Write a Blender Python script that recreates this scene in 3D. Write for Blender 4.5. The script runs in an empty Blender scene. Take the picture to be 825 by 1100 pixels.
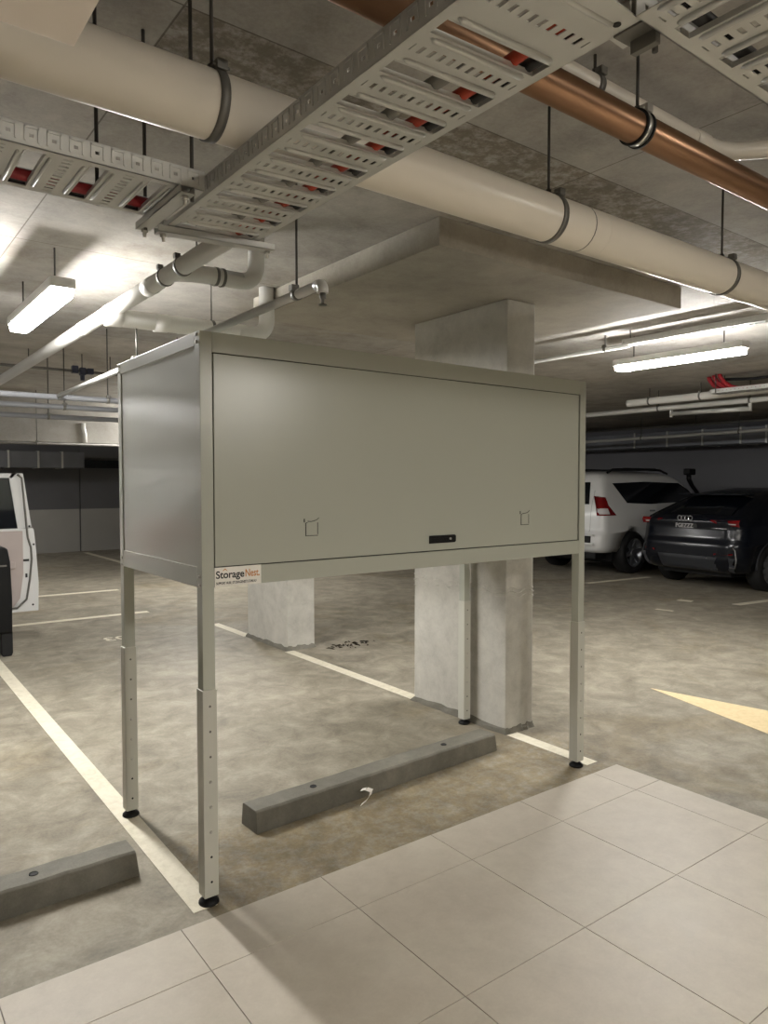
import bpy, bmesh, math, random
from mathutils import Vector, Matrix, noise
random.seed(7)
C = bpy.context.scene.collection
SC = bpy.context.scene
PI = math.pi

# ------------------------------------------------------------------ camera, world, exposure
cam_d = bpy.data.cameras.new('camera'); cam = bpy.data.objects.new('camera', cam_d); C.objects.link(cam)
YAW, PITCH, FPX = 0.6492, -0.0396, 776.7
cam.location = (-1.1037, -2.6003, 1.6426)
cam.rotation_euler = (PI/2 + PITCH, 0.0009, -YAW)
cam_d.sensor_fit = 'VERTICAL'; cam_d.sensor_height = 24.0; cam_d.lens = FPX/1100*24.0
cam_d.clip_start = 0.02; cam_d.clip_end = 200
SC.camera = cam
w = bpy.data.worlds.new('world'); SC.world = w; w.use_nodes = True
w.node_tree.nodes['Background'].inputs[0].default_value = (0.9, 0.95, 1.0, 1)
w.node_tree.nodes['Background'].inputs[1].default_value = 0.02
SC.view_settings.view_transform = 'Standard'; SC.view_settings.look = 'None'
SC.view_settings.gamma = 1.0; SC.view_settings.use_curve_mapping = False
SC.view_settings.exposure = 0.0
LAMP_COOL = (1.0, 0.98, 0.95); LAMP_WARM = (1.0, 0.955, 0.875)
LAMP_E = 250.0; LAMP_E_NEAR = 255.0; LAMP_E_FAR = 150.0

# ------------------------------------------------------------------ materials
def nt_new(name):
    m = bpy.data.materials.new(name); m.use_nodes = True
    nt = m.node_tree; b = nt.nodes['Principled BSDF']
    return m, nt, b
def rgb(r, g, b): # sRGB 0-255 to linear
    f = lambda c: (c/255/12.92) if c/255 <= .04045 else ((c/255+.055)/1.055)**2.4
    return (f(r), f(g), f(b), 1)
def plain(name, col, rough=.5, metal=0.0, spec=.5, nscale=0, namt=.08, bump=0.0, bscale=200):
    m, nt, b = nt_new(name)
    b.inputs['Roughness'].default_value = rough; b.inputs['Metallic'].default_value = metal
    b.inputs['Specular IOR Level'].default_value = spec
    tc = nt.nodes.new('ShaderNodeTexCoord')
    n = nt.nodes.new('ShaderNodeTexNoise'); n.inputs['Scale'].default_value = nscale or 6; n.inputs['Detail'].default_value = 5
    nt.links.new(tc.outputs['Object'], n.inputs['Vector'])
    mx = nt.nodes.new('ShaderNodeMix'); mx.data_type = 'RGBA'
    mx.inputs[6].default_value = tuple(c*(1-namt) for c in col[:3])+(1,)
    mx.inputs[7].default_value = tuple(min(1, c*(1+namt)) for c in col[:3])+(1,)
    nt.links.new(n.outputs['Fac'], mx.inputs[0]); nt.links.new(mx.outputs[2], b.inputs['Base Color'])
    if bump:
        n2 = nt.nodes.new('ShaderNodeTexNoise'); n2.inputs['Scale'].default_value = bscale; n2.inputs['Detail'].default_value = 3
        nt.links.new(tc.outputs['Object'], n2.inputs['Vector'])
        bp = nt.nodes.new('ShaderNodeBump'); bp.inputs['Strength'].default_value = bump; bp.inputs['Distance'].default_value = .002
        nt.links.new(n2.outputs['Fac'], bp.inputs['Height']); nt.links.new(bp.outputs[0], b.inputs['Normal'])
    return m
def emit(name, col, e):
    m, nt, b = nt_new(name)
    b.inputs['Base Color'].default_value = (.9, .9, .9, 1)
    b.inputs['Emission Color'].default_value = tuple(col)+(1,)
    b.inputs['Emission Strength'].default_value = e
    return m
def concrete(name, dark, mid, light, scale=1.0, rough=.75, bump=.25, joints=None, spec=.3, stain=None, blotch=.5, span=.16, band=None, bandcol=(.52,.48,.42,1), midk=1.0, warp=.3):
    """Layered noise concrete in object space; joints = (xw, yh, ox, oy) formwork sheet grid."""
    m, nt, b = nt_new(name); L = nt.links.new
    b.inputs['Specular IOR Level'].default_value = spec
    tc = nt.nodes.new('ShaderNodeTexCoord')
    def nz(s, det=8, ro=.6, dist=0.0):
        n = nt.nodes.new('ShaderNodeTexNoise'); n.inputs['Scale'].default_value = s*scale
        n.inputs['Detail'].default_value = det; n.inputs['Roughness'].default_value = ro; n.inputs['Distortion'].default_value = dist
        L(tc.outputs['Object'], n.inputs['Vector']); return n
    a = nz(.9, 9, .62, .6); c2 = nz(5.5*midk if midk < 2 else 4.2, 12, .72, warp); fine = nz(60, 4, .7)
    def math_(op, x, y):
        q = nt.nodes.new('ShaderNodeMath'); q.operation = op
        for i, v in enumerate((x, y)):
            if isinstance(v, (int, float)): q.inputs[i].default_value = v
            else: L(v, q.inputs[i])
        return q.outputs[0]
    s = math_('ADD', math_('MULTIPLY', a.outputs['Fac'], blotch), math_('MULTIPLY', c2.outputs['Fac'], .85-blotch))
    s = math_('ADD', s, math_('MULTIPLY', fine.outputs['Fac'], .15))
    r = nt.nodes.new('ShaderNodeValToRGB'); e = r.color_ramp.elements
    e[0].position = .5-span; e[0].color = dark; e[1].position = .5+span; e[1].color = light
    k = e.new(.5); k.color = mid
    L(s, r.inputs[0]); col = r.outputs[0]
    if stain:
        st = nz(.55, 6, .7, 1.2); rr = nt.nodes.new('ShaderNodeValToRGB')
        rr.color_ramp.elements[0].position = .52; rr.color_ramp.elements[1].position = .66
        L(st.outputs['Fac'], rr.inputs[0])
        mx = nt.nodes.new('ShaderNodeMix'); mx.data_type = 'RGBA'; mx.blend_type = 'MULTIPLY'
        L(math_('MULTIPLY', rr.outputs[0], .8), mx.inputs[0]); L(col, mx.inputs[6]); mx.inputs[7].default_value = stain
        col = mx.outputs[2]
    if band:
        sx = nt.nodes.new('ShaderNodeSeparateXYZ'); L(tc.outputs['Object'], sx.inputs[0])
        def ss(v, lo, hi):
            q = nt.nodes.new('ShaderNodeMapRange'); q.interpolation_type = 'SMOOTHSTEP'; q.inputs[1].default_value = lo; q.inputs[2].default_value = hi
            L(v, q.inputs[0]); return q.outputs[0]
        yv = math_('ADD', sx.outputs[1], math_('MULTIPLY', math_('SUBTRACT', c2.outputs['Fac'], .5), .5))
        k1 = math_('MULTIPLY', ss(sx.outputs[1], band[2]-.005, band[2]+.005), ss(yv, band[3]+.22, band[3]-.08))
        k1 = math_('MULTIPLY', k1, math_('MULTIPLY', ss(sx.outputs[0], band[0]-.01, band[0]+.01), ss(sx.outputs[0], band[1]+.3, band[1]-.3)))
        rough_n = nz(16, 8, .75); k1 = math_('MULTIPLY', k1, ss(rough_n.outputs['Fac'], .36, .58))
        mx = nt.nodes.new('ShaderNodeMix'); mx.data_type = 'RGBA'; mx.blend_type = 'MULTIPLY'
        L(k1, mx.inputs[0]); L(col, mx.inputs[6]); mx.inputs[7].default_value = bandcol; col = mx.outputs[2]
    if joints:
        mp = nt.nodes.new('ShaderNodeMapping'); mp.inputs['Location'].default_value = (-joints[2], -joints[3], 0)
        L(tc.outputs['Object'], mp.inputs['Vector'])
        bk = nt.nodes.new('ShaderNodeTexBrick'); bk.offset = 0; bk.inputs['Scale'].default_value = 1
        bk.inputs['Brick Width'].default_value = joints[0]; bk.inputs['Row Height'].default_value = joints[1]
        bk.inputs['Mortar Size'].default_value = .0035; bk.inputs['Mortar Smooth'].default_value = .3
        bk.inputs['Color1'].default_value = (.86, .86, .86, 1); bk.inputs['Color2'].default_value = (1.12, 1.1, 1.07, 1)
        bk.inputs['Mortar'].default_value = (.42, .40, .37, 1)
        L(mp.outputs[0], bk.inputs['Vector'])
        mx = nt.nodes.new('ShaderNodeMix'); mx.data_type = 'RGBA'; mx.blend_type = 'MULTIPLY'; mx.inputs[0].default_value = 1
        L(col, mx.inputs[6]); L(bk.outputs['Color'], mx.inputs[7]); col = mx.outputs[2]
    L(col, b.inputs['Base Color'])
    ro = nt.nodes.new('ShaderNodeMapRange'); ro.inputs[3].default_value = rough-.14; ro.inputs[4].default_value = rough+.12
    L(c2.outputs['Fac'], ro.inputs[0]); L(ro.outputs[0], b.inputs['Roughness'])
    bp = nt.nodes.new('ShaderNodeBump'); bp.inputs['Strength'].default_value = bump; bp.inputs['Distance'].default_value = .01
    L(s, bp.inputs['Height']); L(bp.outputs[0], b.inputs['Normal'])
    return m

M = {}
M['floor'] = concrete('floor_concrete', rgb(114,108,95), rgb(142,135,120), rgb(167,160,144), 1.0, .58, .3, spec=.3, stain=(.80,.74,.62,1), blotch=.24, span=.115, band=(.02, 2.6, -.2, .5), bandcol=(.86,.77,.60,1), midk=2.2, warp=.45)
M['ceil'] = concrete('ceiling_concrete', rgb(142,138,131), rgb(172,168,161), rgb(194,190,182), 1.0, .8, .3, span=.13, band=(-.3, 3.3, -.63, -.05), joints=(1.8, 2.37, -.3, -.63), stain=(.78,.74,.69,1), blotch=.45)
M['conc'] = concrete('column_concrete', rgb(166,163,154), rgb(190,187,178), rgb(206,203,193), 1.6, .75, .25, blotch=.4)
M['panelc'] = concrete('drop_panel_concrete', rgb(134,128,117), rgb(160,154,142), rgb(180,173,160), 1.2, .75, .25, blotch=.5)
M['beamc'] = concrete('beam_concrete', rgb(120,117,110), rgb(150,146,138), rgb(172,168,158), .9, .8, .3)
M['stopc'] = concrete('wheel_stop_concrete', rgb(90,88,80), rgb(112,109,99), rgb(136,132,121), 2.2, .65, .3)
M['tile'] = concrete('porcelain_tile', rgb(176,167,152), rgb(189,180,165), rgb(200,192,177), 1.6, .5, .03, spec=.45, blotch=.4)
M['grout'] = plain('grout', rgb(112,106,97), .8)
M['wall_up'] = plain('wall_paint_dark', rgb(104,104,106), .75, nscale=1.5, namt=.12)
M['wall_low'] = plain('wall_paint_light', rgb(168,166,160), .7, nscale=1.5, namt=.1)
M['wall_r'] = plain('wall_paint_right', rgb(120,120,124), .8, nscale=.7, namt=.12)
M['line'] = concrete('line_paint', rgb(196,188,166), rgb(218,211,191), rgb(230,224,206), 4, .6, .1, blotch=.3)
M['yline'] = concrete('arrow_paint', rgb(206,184,140), rgb(224,203,160), rgb(232,215,178), 4, .6, .1, blotch=.3)
M['cab'] = plain('cabinet_powder_coat', rgb(180,182,170), .25, 0, .5, nscale=2, namt=.02, bump=.10, bscale=260)
M['leg'] = plain('leg_powder_coat', rgb(196,195,184), .4, 0, .5, nscale=3, namt=.03)
M['black'] = plain('black_plastic', rgb(12,12,13), .5, 0, .3)
M['rubber'] = plain('black_rubber', rgb(16,16,16), .7)
M['zinc'] = plain('zinc_bolt', rgb(190,188,182), .35, .8)
M['galv'] = plain('galvanised_steel', rgb(194,194,190), .38, .35, .5, nscale=9, namt=.14)
M['galvdark'] = plain('weathered_steel', rgb(112,110,104), .5, .5, .5, nscale=20, namt=.15)
M['pvc'] = plain('pvc_white', rgb(222,215,202), .32, 0, .5, nscale=2, namt=.03)
M['pvcgrey'] = plain('pvc_grey_white', rgb(214,212,206), .32, 0, .5, nscale=2, namt=.04)
M['copper'] = plain('copper_pipe', rgb(140,108,84), .33, .85, .5, nscale=5, namt=.2)
M['gi'] = plain('sprinkler_pipe_paint', rgb(204,203,198), .3, .15, .5, nscale=8, namt=.08)
M['pipegrey'] = plain('pipe_grey_paint', rgb(138,140,144), .4)
M['rod'] = plain('threaded_rod', rgb(78,76,72), .5, .5)
M['orange'] = plain('orange_cable', rgb(160,52,26), .5)
M['redcab'] = plain('red_cable', rgb(140,26,34), .45)
M['cabgrey'] = plain('grey_cable', rgb(120,118,112), .6)
M['cabblack'] = plain('black_cable', rgb(24,24,25), .5)
M['sign'] = plain('beige_board', rgb(236,226,216), .6, nscale=2, namt=.03)
M['sticker'] = plain('sticker_white', rgb(244,240,232), .4)
M['ink'] = plain('ink_black', rgb(28,26,24), .5)
M['inkorange'] = plain('ink_orange', rgb(206,138,70), .5)
M['plate'] = plain('number_plate_black', rgb(16,17,18), .4)
M['carwhite'] = plain('car_white', rgb(214,214,212), .2, 0, .6, namt=.01)
M['carnavy'] = plain('car_black', rgb(14,17,24), .2, 0, .35, namt=.05)
M['carplastic'] = plain('car_grey_plastic', rgb(46,48,52), .5)
M['glass'] = plain('car_glass', rgb(14,17,22), .06, 0, .7)
M['taillamp'] = plain('tail_lamp_red', rgb(112,14,18), .12, 0, .7)
M['lampclear'] = plain('lamp_clear', rgb(200,196,196), .12, 0, .7)
M['chrome'] = plain('chrome', rgb(205,206,210), .15, .9)
M['rim'] = plain('alloy_rim', rgb(150,152,156), .3, .8)
M['trim'] = plain('door_trim_panel', rgb(176,164,158), .6)
M['duct'] = plain('sheet_metal_duct', rgb(128,130,136), .5, .6, nscale=2, namt=.3)
M['bluebox'] = plain('valve_blue', rgb(34,38,58), .5)
M['grille'] = plain('dark_grille', rgb(24,28,40), .5)
M['leaf'] = plain('dry_leaves', rgb(52,44,34), .8)
M['diff_c'] = emit('lamp_diffuser', LAMP_COOL, LAMP_E)
M['diff_f'] = emit('lamp_diffuser_far', LAMP_COOL, LAMP_E_FAR)
M['diff_n'] = emit('lamp_diffuser_near', LAMP_WARM, LAMP_E_NEAR)

# ------------------------------------------------------------------ mesh helpers
def NB(): return bmesh.new()
def bx(bm, x0, y0, z0, x1, y1, z1, bev=0.0):
    t = bmesh.new()
    bmesh.ops.create_cube(t, size=1.0, matrix=Matrix.Translation(((x0+x1)/2, (y0+y1)/2, (z0+z1)/2)) @ Matrix.Diagonal((abs(x1-x0), abs(y1-y0), abs(z1-z0), 1)))
    if bev: bmesh.ops.bevel(t, geom=t.edges[:], offset=bev, segments=2, affect='EDGES', profile=.6)
    merge(bm, t)
def merge(bm, t, mat=None):
    if mat is not None: t.transform(mat)
    me = bpy.data.meshes.new('tmp'); t.to_mesh(me); t.free(); bm.from_mesh(me); bpy.data.meshes.remove(me)
def tube(bm, pts, r, seg=16, caps=True, closed=False):
    """Sweep a circle along points (radius constant or per-point list)."""
    pts = [Vector(p) for p in pts]; n = len(pts)
    rs = r if isinstance(r, (list, tuple)) else [r]*n
    rings = []; prev = None
    for i, p in enumerate(pts):
        if closed: d = (pts[(i+1) % n]-pts[i-1])
        elif i == 0: d = pts[1]-pts[0]
        elif i == n-1: d = pts[-1]-pts[-2]
        else: d = (pts[i+1]-p).normalized()+(p-pts[i-1]).normalized()
        d.normalize()
        if prev is None:
            u = d.orthogonal().normalized()
        else:
            u = (prev - d*prev.dot(d)).normalized()
        prev = u; v = d.cross(u)
        rings.append([bm.verts.new(p+u*math.cos(a)*rs[i]+v*math.sin(a)*rs[i]) for a in [2*PI*k/seg for k in range(seg)]])
    m = n if closed else n-1
    for i in range(m):
        A, B = rings[i], rings[(i+1) % n]
        for k in range(seg):
            f = bm.faces.new((A[k], A[(k+1) % seg], B[(k+1) % seg], B[k])); f.smooth = True
    if caps and not closed:
        bm.faces.new(rings[0][::-1]); bm.faces.new(rings[-1])
def arc(c, u, v, r, a0, a1, n=10):
    c, u, v = Vector(c), Vector(u), Vector(v)
    return [c+u*r*math.cos(a0+(a1-a0)*i/n)+v*r*math.sin(a0+(a1-a0)*i/n) for i in range(n+1)]
def ring(bm, c, axis, R, r, seg=40, rs=8, flat=None):
    """Torus ring (or a flat band when flat = width) round an axis."""
    ax = Vector(axis).normalized(); u = ax.orthogonal().normalized(); v = ax.cross(u); c = Vector(c)
    if flat is None:
        tube(bm, [c+u*R*math.cos(2*PI*i/seg)+v*R*math.sin(2*PI*i/seg) for i in range(seg)], r, rs, closed=True)
    else:
        lo = []
        for i in range(seg):
            d = u*math.cos(2*PI*i/seg)+v*math.sin(2*PI*i/seg)
            lo.append([bm.verts.new(c+d*q+ax*h) for q, h in ((R, -flat/2), (R+r, -flat/2), (R+r, flat/2), (R, flat/2))])
        for i in range(seg):
            A, B = lo[i], lo[(i+1) % seg]
            for k in range(4):
                f = bm.faces.new((A[k], B[k], B[(k+1) % 4], A[(k+1) % 4])); f.smooth = (k in (1, 3))
def prism(bm, poly, thick, axis='y', at=0.0):
    """Extrude a 2-D polygon: axis y -> poly is (x,z), axis x -> (y,z), axis z -> (x,y)."""
    def mk(p, h):
        return {'y': (p[0], h, p[1]), 'x': (h, p[0], p[1]), 'z': (p[0], p[1], h)}[axis]
    A = [bm.verts.new(mk(p, at)) for p in poly]; B = [bm.verts.new(mk(p, at+thick)) for p in poly]
    bm.faces.new(A); bm.faces.new(B[::-1])
    n = len(poly)
    for i in range(n): bm.faces.new((A[i], B[i], B[(i+1) % n], A[(i+1) % n]))
def lathe(bm, prof, c=(0, 0, 0), axis='z', seg=32):
    c = Vector(c); rings = []
    for r, h in prof:
        rg = []
        for k in range(seg):
            a = 2*PI*k/seg; x, y = r*math.cos(a), r*math.sin(a)
            rg.append(bm.verts.new(c+Vector({'z': (x, y, h), 'y': (x, h, y), 'x': (h, x, y)}[axis])))
        rings.append(rg)
    for A, B in zip(rings, rings[1:]):
        for k in range(seg):
            f = bm.faces.new((A[k], A[(k+1) % seg], B[(k+1) % seg], B[k])); f.smooth = True
    bm.faces.new(rings[0][::-1]); bm.faces.new(rings[-1])
def obj(name, bm, mat, parent=None, bevel=0.0, smooth_all=False, shift=None):
    bmesh.ops.recalc_face_normals(bm, faces=bm.faces[:])
    me = bpy.data.meshes.new(name)
    if shift is not None: bm.transform(Matrix.Translation(-Vector(shift)))
    bm.to_mesh(me); bm.free()
    mats = mat if isinstance(mat, (list, tuple)) else [mat]
    for q in mats: me.materials.append(q)
    if smooth_all:
        for p in me.polygons: p.use_smooth = True
    o = bpy.data.objects.new(name, me); C.objects.link(o)
    if parent is not None: o.parent = parent
    if bevel:
        md = o.modifiers.new('bevel', 'BEVEL'); md.width = bevel; md.segments = 2; md.limit_method = 'ANGLE'; md.angle_limit = .7
    return o
def tag(o, label, cat, group=None, kind=None):
    o['label'] = label; o['category'] = cat
    if group: o['group'] = group
    if kind: o['kind'] = kind
    return o
def thing(name, label, cat, loc=(0, 0, 0), rot=(0, 0, 0), group=None):
    o = bpy.data.objects.new(name, None); C.objects.link(o); o.empty_display_size = .1
    o.location = loc; o.rotation_euler = rot
    return tag(o, label, cat, group)
def struct(name, bm, mat, **k):
    o = obj(name, bm, mat, **k); o['kind'] = 'structure'; return o
def part(o, label): o['label'] = label; return o
def text_mesh(name, body, size, mat, parent, loc, rot, extrude=.0004, bold=0.0, sx=1.0):
    cu = bpy.data.curves.new(name, 'FONT'); cu.body = body; cu.size = size; cu.extrude = extrude; cu.offset = bold
    t = bpy.data.objects.new(name, cu); C.objects.link(t)
    dg = bpy.context.evaluated_depsgraph_get()
    me = bpy.data.meshes.new_from_object(t.evaluated_get(dg)); bpy.data.objects.remove(t)
    me.materials.clear(); me.materials.append(mat)
    o = bpy.data.objects.new(name, me); C.objects.link(o); o.parent = parent
    o.location = loc; o.rotation_euler = rot; o.scale = (sx, 1, 1)
    return o
def dup(root, loc=None, label=None, rot=None):
    r = root.copy(); C.objects.link(r)
    if loc: r.location = loc
    if rot: r.rotation_euler = rot
    if label: r['label'] = label
    for ch in list(root.children):
        c = ch.copy(); C.objects.link(c); c.parent = r
        for g in list(ch.children):
            d = g.copy(); C.objects.link(d); d.parent = c
    return r

CEIL = 2.965
# ------------------------------------------------------------------ setting
bm = NB(); bx(bm, -9, -10, -.25, 14.8, 16, 0); struct('floor', bm, M['floor'])
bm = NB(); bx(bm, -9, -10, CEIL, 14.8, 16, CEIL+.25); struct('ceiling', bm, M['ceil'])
# back wall: dark band above, pale below, vertical pour joint
bm = NB(); bx(bm, -9, 15.8, 0, 3.60, 16.0, 1.03); bx(bm, 3.63, 15.8, 0, 14.8, 16.0, 1.03)
wb = struct('wall_back', bm, M['wall_low'])
bm = NB(); bx(bm, -9, 15.8, 1.03, 3.60, 16.0, CEIL); bx(bm, 3.63, 15.8, 1.03, 14.8, 16.0, CEIL); bx(bm, 3.6, 15.83, 0, 3.63, 16.0, CEIL)
struct('wall_back_upper', bm, M['wall_up'])
bm = NB(); bx(bm, 14.6, -10, 0, 14.8, 15.8, CEIL); struct('wall_right', bm, M['wall_r'])
bm = NB(); bx(bm, -9.2, -10, 0, -9, 16, CEIL); struct('wall_left', bm, M['wall_r'])
bm = NB(); bx(bm, -9, -10.2, 0, 14.8, -10, CEIL); struct('wall_front', bm, M['wall_r'])

# tiled lobby apron: rectified 600 mm porcelain with open joints
bm = NB()
a = -.0098; tx0, ty0, T, d1, G = -.1321, -.0839, .6, .2783, .0028
ca, sa = math.cos(a), math.sin(a)
xr = (2.487+.1321)
rows = [(0, -d1)]+[(-d1-k*T, -d1-(k+1)*T) for k in range(9)]
cols = [(i*T, (i+1)*T) for i in range(-8, 4)]+[(4*T, xr)]
for (u0, u1) in cols+[(xr, xr)]:
    if u1-u0 < .05: continue
    for (v1, v0) in rows:
        t = bmesh.new(); bx(t, u0+G/2, v0+G/2, -.02, u1-G/2, v1-G/2, .006, 0.0012)
        merge(bm, t, Matrix.Translation((tx0, ty0, 0)) @ Matrix.Rotation(a, 4, 'Z'))
struct('tiled_floor', bm, M['tile'])
bm = NB(); t = bmesh.new(); bx(t, -8*T, -d1-9*T, -.02, xr-.002, -.001, .0035)
merge(bm, t, Matrix.Translation((tx0, ty0, 0)) @ Matrix.Rotation(a, 4, 'Z')); struct('tile_grout', bm, M['grout'])

# columns, drop panel, beam
def column(x0, y0, x1, y1, z, label):
    bm = NB(); bx(bm, x0, y0, 0, x1, y1, z, .008)
    bmesh.ops.subdivide_edges(bm, edges=[e for e in bm.edges if e.calc_length() > .2], cuts=6, use_grid_fill=True)
    o = obj('concrete_column', bm, M['conc'], shift=((x0+x1)/2, (y0+y1)/2, 0)); o.location = ((x0+x1)/2, (y0+y1)/2, 0)
    tag(o, label, 'column')
    bm = NB(); hx, hy = (x1-x0)/2, (y1-y0)/2; P = []
    for (ax, ay, bx_, by_) in ((-hx, -hy, hx, -hy), (hx, -hy, hx, hy), (hx, hy, -hx, hy), (-hx, hy, -hx, -hy)):
        for k in range(12):
            t_ = k/12; q = random.uniform(1.0, 1.0)*(.004+random.random()*.014)
            xx, yy = ax+(bx_-ax)*t_, ay+(by_-ay)*t_; P.append((xx+math.copysign(q, xx), yy+math.copysign(q, yy)))
    lo = [bm.verts.new((px*1.03, py*1.015, .0)) for px, py in P]; mi = [bm.verts.new((px, py, .012+random.random()*.014)) for px, py in P]
    hi = [bm.verts.new((math.copysign(min(abs(px), hx), px)*1.002, math.copysign(min(abs(py), hy), py)*1.002, .03+random.random()*.02)) for px, py in P]
    for A_, B_ in ((lo, mi), (mi, hi)):
        for k in range(len(P)): bm.faces.new((A_[k], A_[(k+1) % len(P)], B_[(k+1) % len(P)], B_[k]))
    part(obj('base_mortar', bm, M['stopc'], o), 'dark rough mortar skirt at the base')
    if z > 2.9: return o
    bm = NB(); hx, hy = (x1-x0)/2+.001, (y1-y0)/2+.001
    for r0, zz in ((.007, .93), (.0045, .955), (.005, .90)):
        pts = [(-hx+.002*math.sin(k*1.7), hy-2*hy*k/22, zz+.02*math.sin(k*.9+zz*40)*math.cos(k*.37)) for k in range(23)]+[(-hx+2*hx*k/8, -hy, zz+.012*math.sin(k*1.3)) for k in range(1, 9)]
        tube(bm, pts, [max(.001, r0*(.5+.5*math.sin(k*2.1+zz*9))) for k in range(len(pts))], 6)
    obj('pour_seam', bm, M['conc'], o)
    return o
column(2.352, .642, 2.612, 1.575, 2.822, 'grey concrete column right behind the cabinet, under the ceiling drop panel')
column(2.39, 3.57, 2.70, 4.42, CEIL, 'farther grey concrete column, its base seen under the cabinet in mid bay')
bm = NB(); bx(bm, 1.31, .122, 2.822, 3.49, 2.12, CEIL-.0005, .006)
o = obj('concrete_drop_panel', bm, M['panelc']); tag(o, 'thick square concrete drop panel on the ceiling above the near column', 'ceiling panel')
bm = NB(); bx(bm, -9, 9.0, 2.26, 7.5, 9.5, CEIL-.0005, .01)
o = obj('concrete_beam', bm, M['beamc']); tag(o, 'concrete downstand beam spanning the garage in front of the back wall', 'beam')

# painted floor lines
def line(pts, label, mat='line', name='parking_line', cat='floor marking'):
    bm = NB(); prism(bm, pts, .002, 'z', .0005)
    return tag(obj(name, bm, M[mat]), label, cat)
line([(-.052, -.01), (.045, -.01), (.085, 4.9), (-.012, 4.9)], 'long white painted bay line along the left side of the cabinet legs')
line([(2.345, -.01), (2.44, -.01), (2.44, .62), (2.345, .62)], 'short white painted line between the near column and the tiles')
line([(2.35, 1.6), (2.45, 1.6), (2.45, 3.55), (2.35, 3.55)], 'white painted line between the two concrete columns')
line([(2.35, 4.45), (2.45, 4.45), (2.45, 5.3), (2.35, 5.3)], 'white painted line beyond the farther concrete column')
line([(-.4, 6.55), (2.06, 6.53), (2.06, 6.64), (-.4, 6.67)], 'white painted line across the aisle behind the open car door')
line([(1.0, 8.75), (2.35, 8.7), (2.35, 8.82), (1.0, 8.87)], 'faint white line farther back between open car door and back wall')
line([(3.56, 10.9), (3.68, 10.9), (3.68, 15.4), (3.56, 15.4)], 'white painted bay line running to the back wall')
line([(8.7, 4.75), (10.2, 4.58), (10.2, 4.68), (8.7, 4.86)], 'thin white bay line between white four wheel drive and black car')
line([(8.55, 2.2), (9.6, 2.05), (9.6, 2.16), (8.55, 2.32)], 'white bay line on the near side of the black car')
line([(4.06, .675), (4.30, -.62), (3.66, -.60)], 'cream painted arrow head on the floor right of the tiles', 'yline', 'floor_arrow')
# worn bay number 03, read from the aisle
def floor_text(body, x, y, rz, size, label):
    r = thing('bay_number', label, 'floor marking', (x, y, .0012), (0, 0, rz))
    t = text_mesh('lettering', body, size, M['line'], r, (0, 0, 0), (0, 0, 0), .0005, .004); return r
floor_text('03', 1.36, 5.28, PI, .26, 'worn white bay number painted on floor beside the left column of the cabinet legs')
line([(8.25, 2.95), (8.28, 2.75), (8.40, 2.78), (8.38, 2.96)], 'worn white paint fleck on floor behind the black car', name='paint_mark')
line([(7.36, 2.72), (7.40, 2.50), (7.46, 2.51), (7.43, 2.73)], 'worn white paint dash on floor right of the cabinet', name='paint_mark')

# ------------------------------------------------------------------ storage cabinet
W, D, ZB, ZT = 2.3137, .9894, 1.243, 2.2185
cab = thing('storage_cabinet', 'grey steel over bonnet storage cabinet raised on four adjustable legs', 'cabinet')
LG = .05
# left / right / back / top / bottom panels
for sx in (0, 1):
    bm = NB(); x0 = .004 if sx == 0 else W-.006
    bx(bm, x0, LG, ZB+.075, x0+.002, D-LG, ZT-.05)
    obj('side_panel', bm, M['cab'], cab)
    xs = (0, .03) if sx == 0 else (W-.03, W)
    for z0, z1 in ((ZB, ZB+.078), (ZT-.052, ZT)):
        bm = NB(); bx(bm, xs[0], LG+.001, z0, xs[1], D-LG-.001, z1, .0015); obj('side_rail', bm, M['cab'], cab)
bm = NB(); bx(bm, .03, D-.006, ZB, W-.03, D-.003, ZT); obj('back_panel', bm, M['cab'], cab)
bm = NB(); bx(bm, .01, .01, ZT-.004, W-.01, D-.01, ZT-.001); obj('top_panel', bm, M['cab'], cab)
bm = NB(); bx(bm, .03, .03, ZB+.02, W-.03, D-.01, ZB+.024); obj('bottom_panel', bm, M['cab'], cab)
bm = NB(); bx(bm, LG+.0005, 0, ZB, W-LG-.0005, .03, 1.317, .0015); bx(bm, LG+.0005, 0, 2.142, W-LG-.0005, .03, ZT, .0015)
obj('front_frame', bm, M['cab'], cab)
# door with lipped edge, standing in a 4 mm gap
bm = NB(); bx(bm, .055, .0015, 1.3215, 2.2515, .02, 2.1385, .0025)
door = obj('door', bm, M['cab'], cab)
bm = NB(); bx(bm, .0505, .012, 1.3175, 2.2635, .029, 2.142); obj('gap_seal', bm, M['rubber'], cab)
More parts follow.
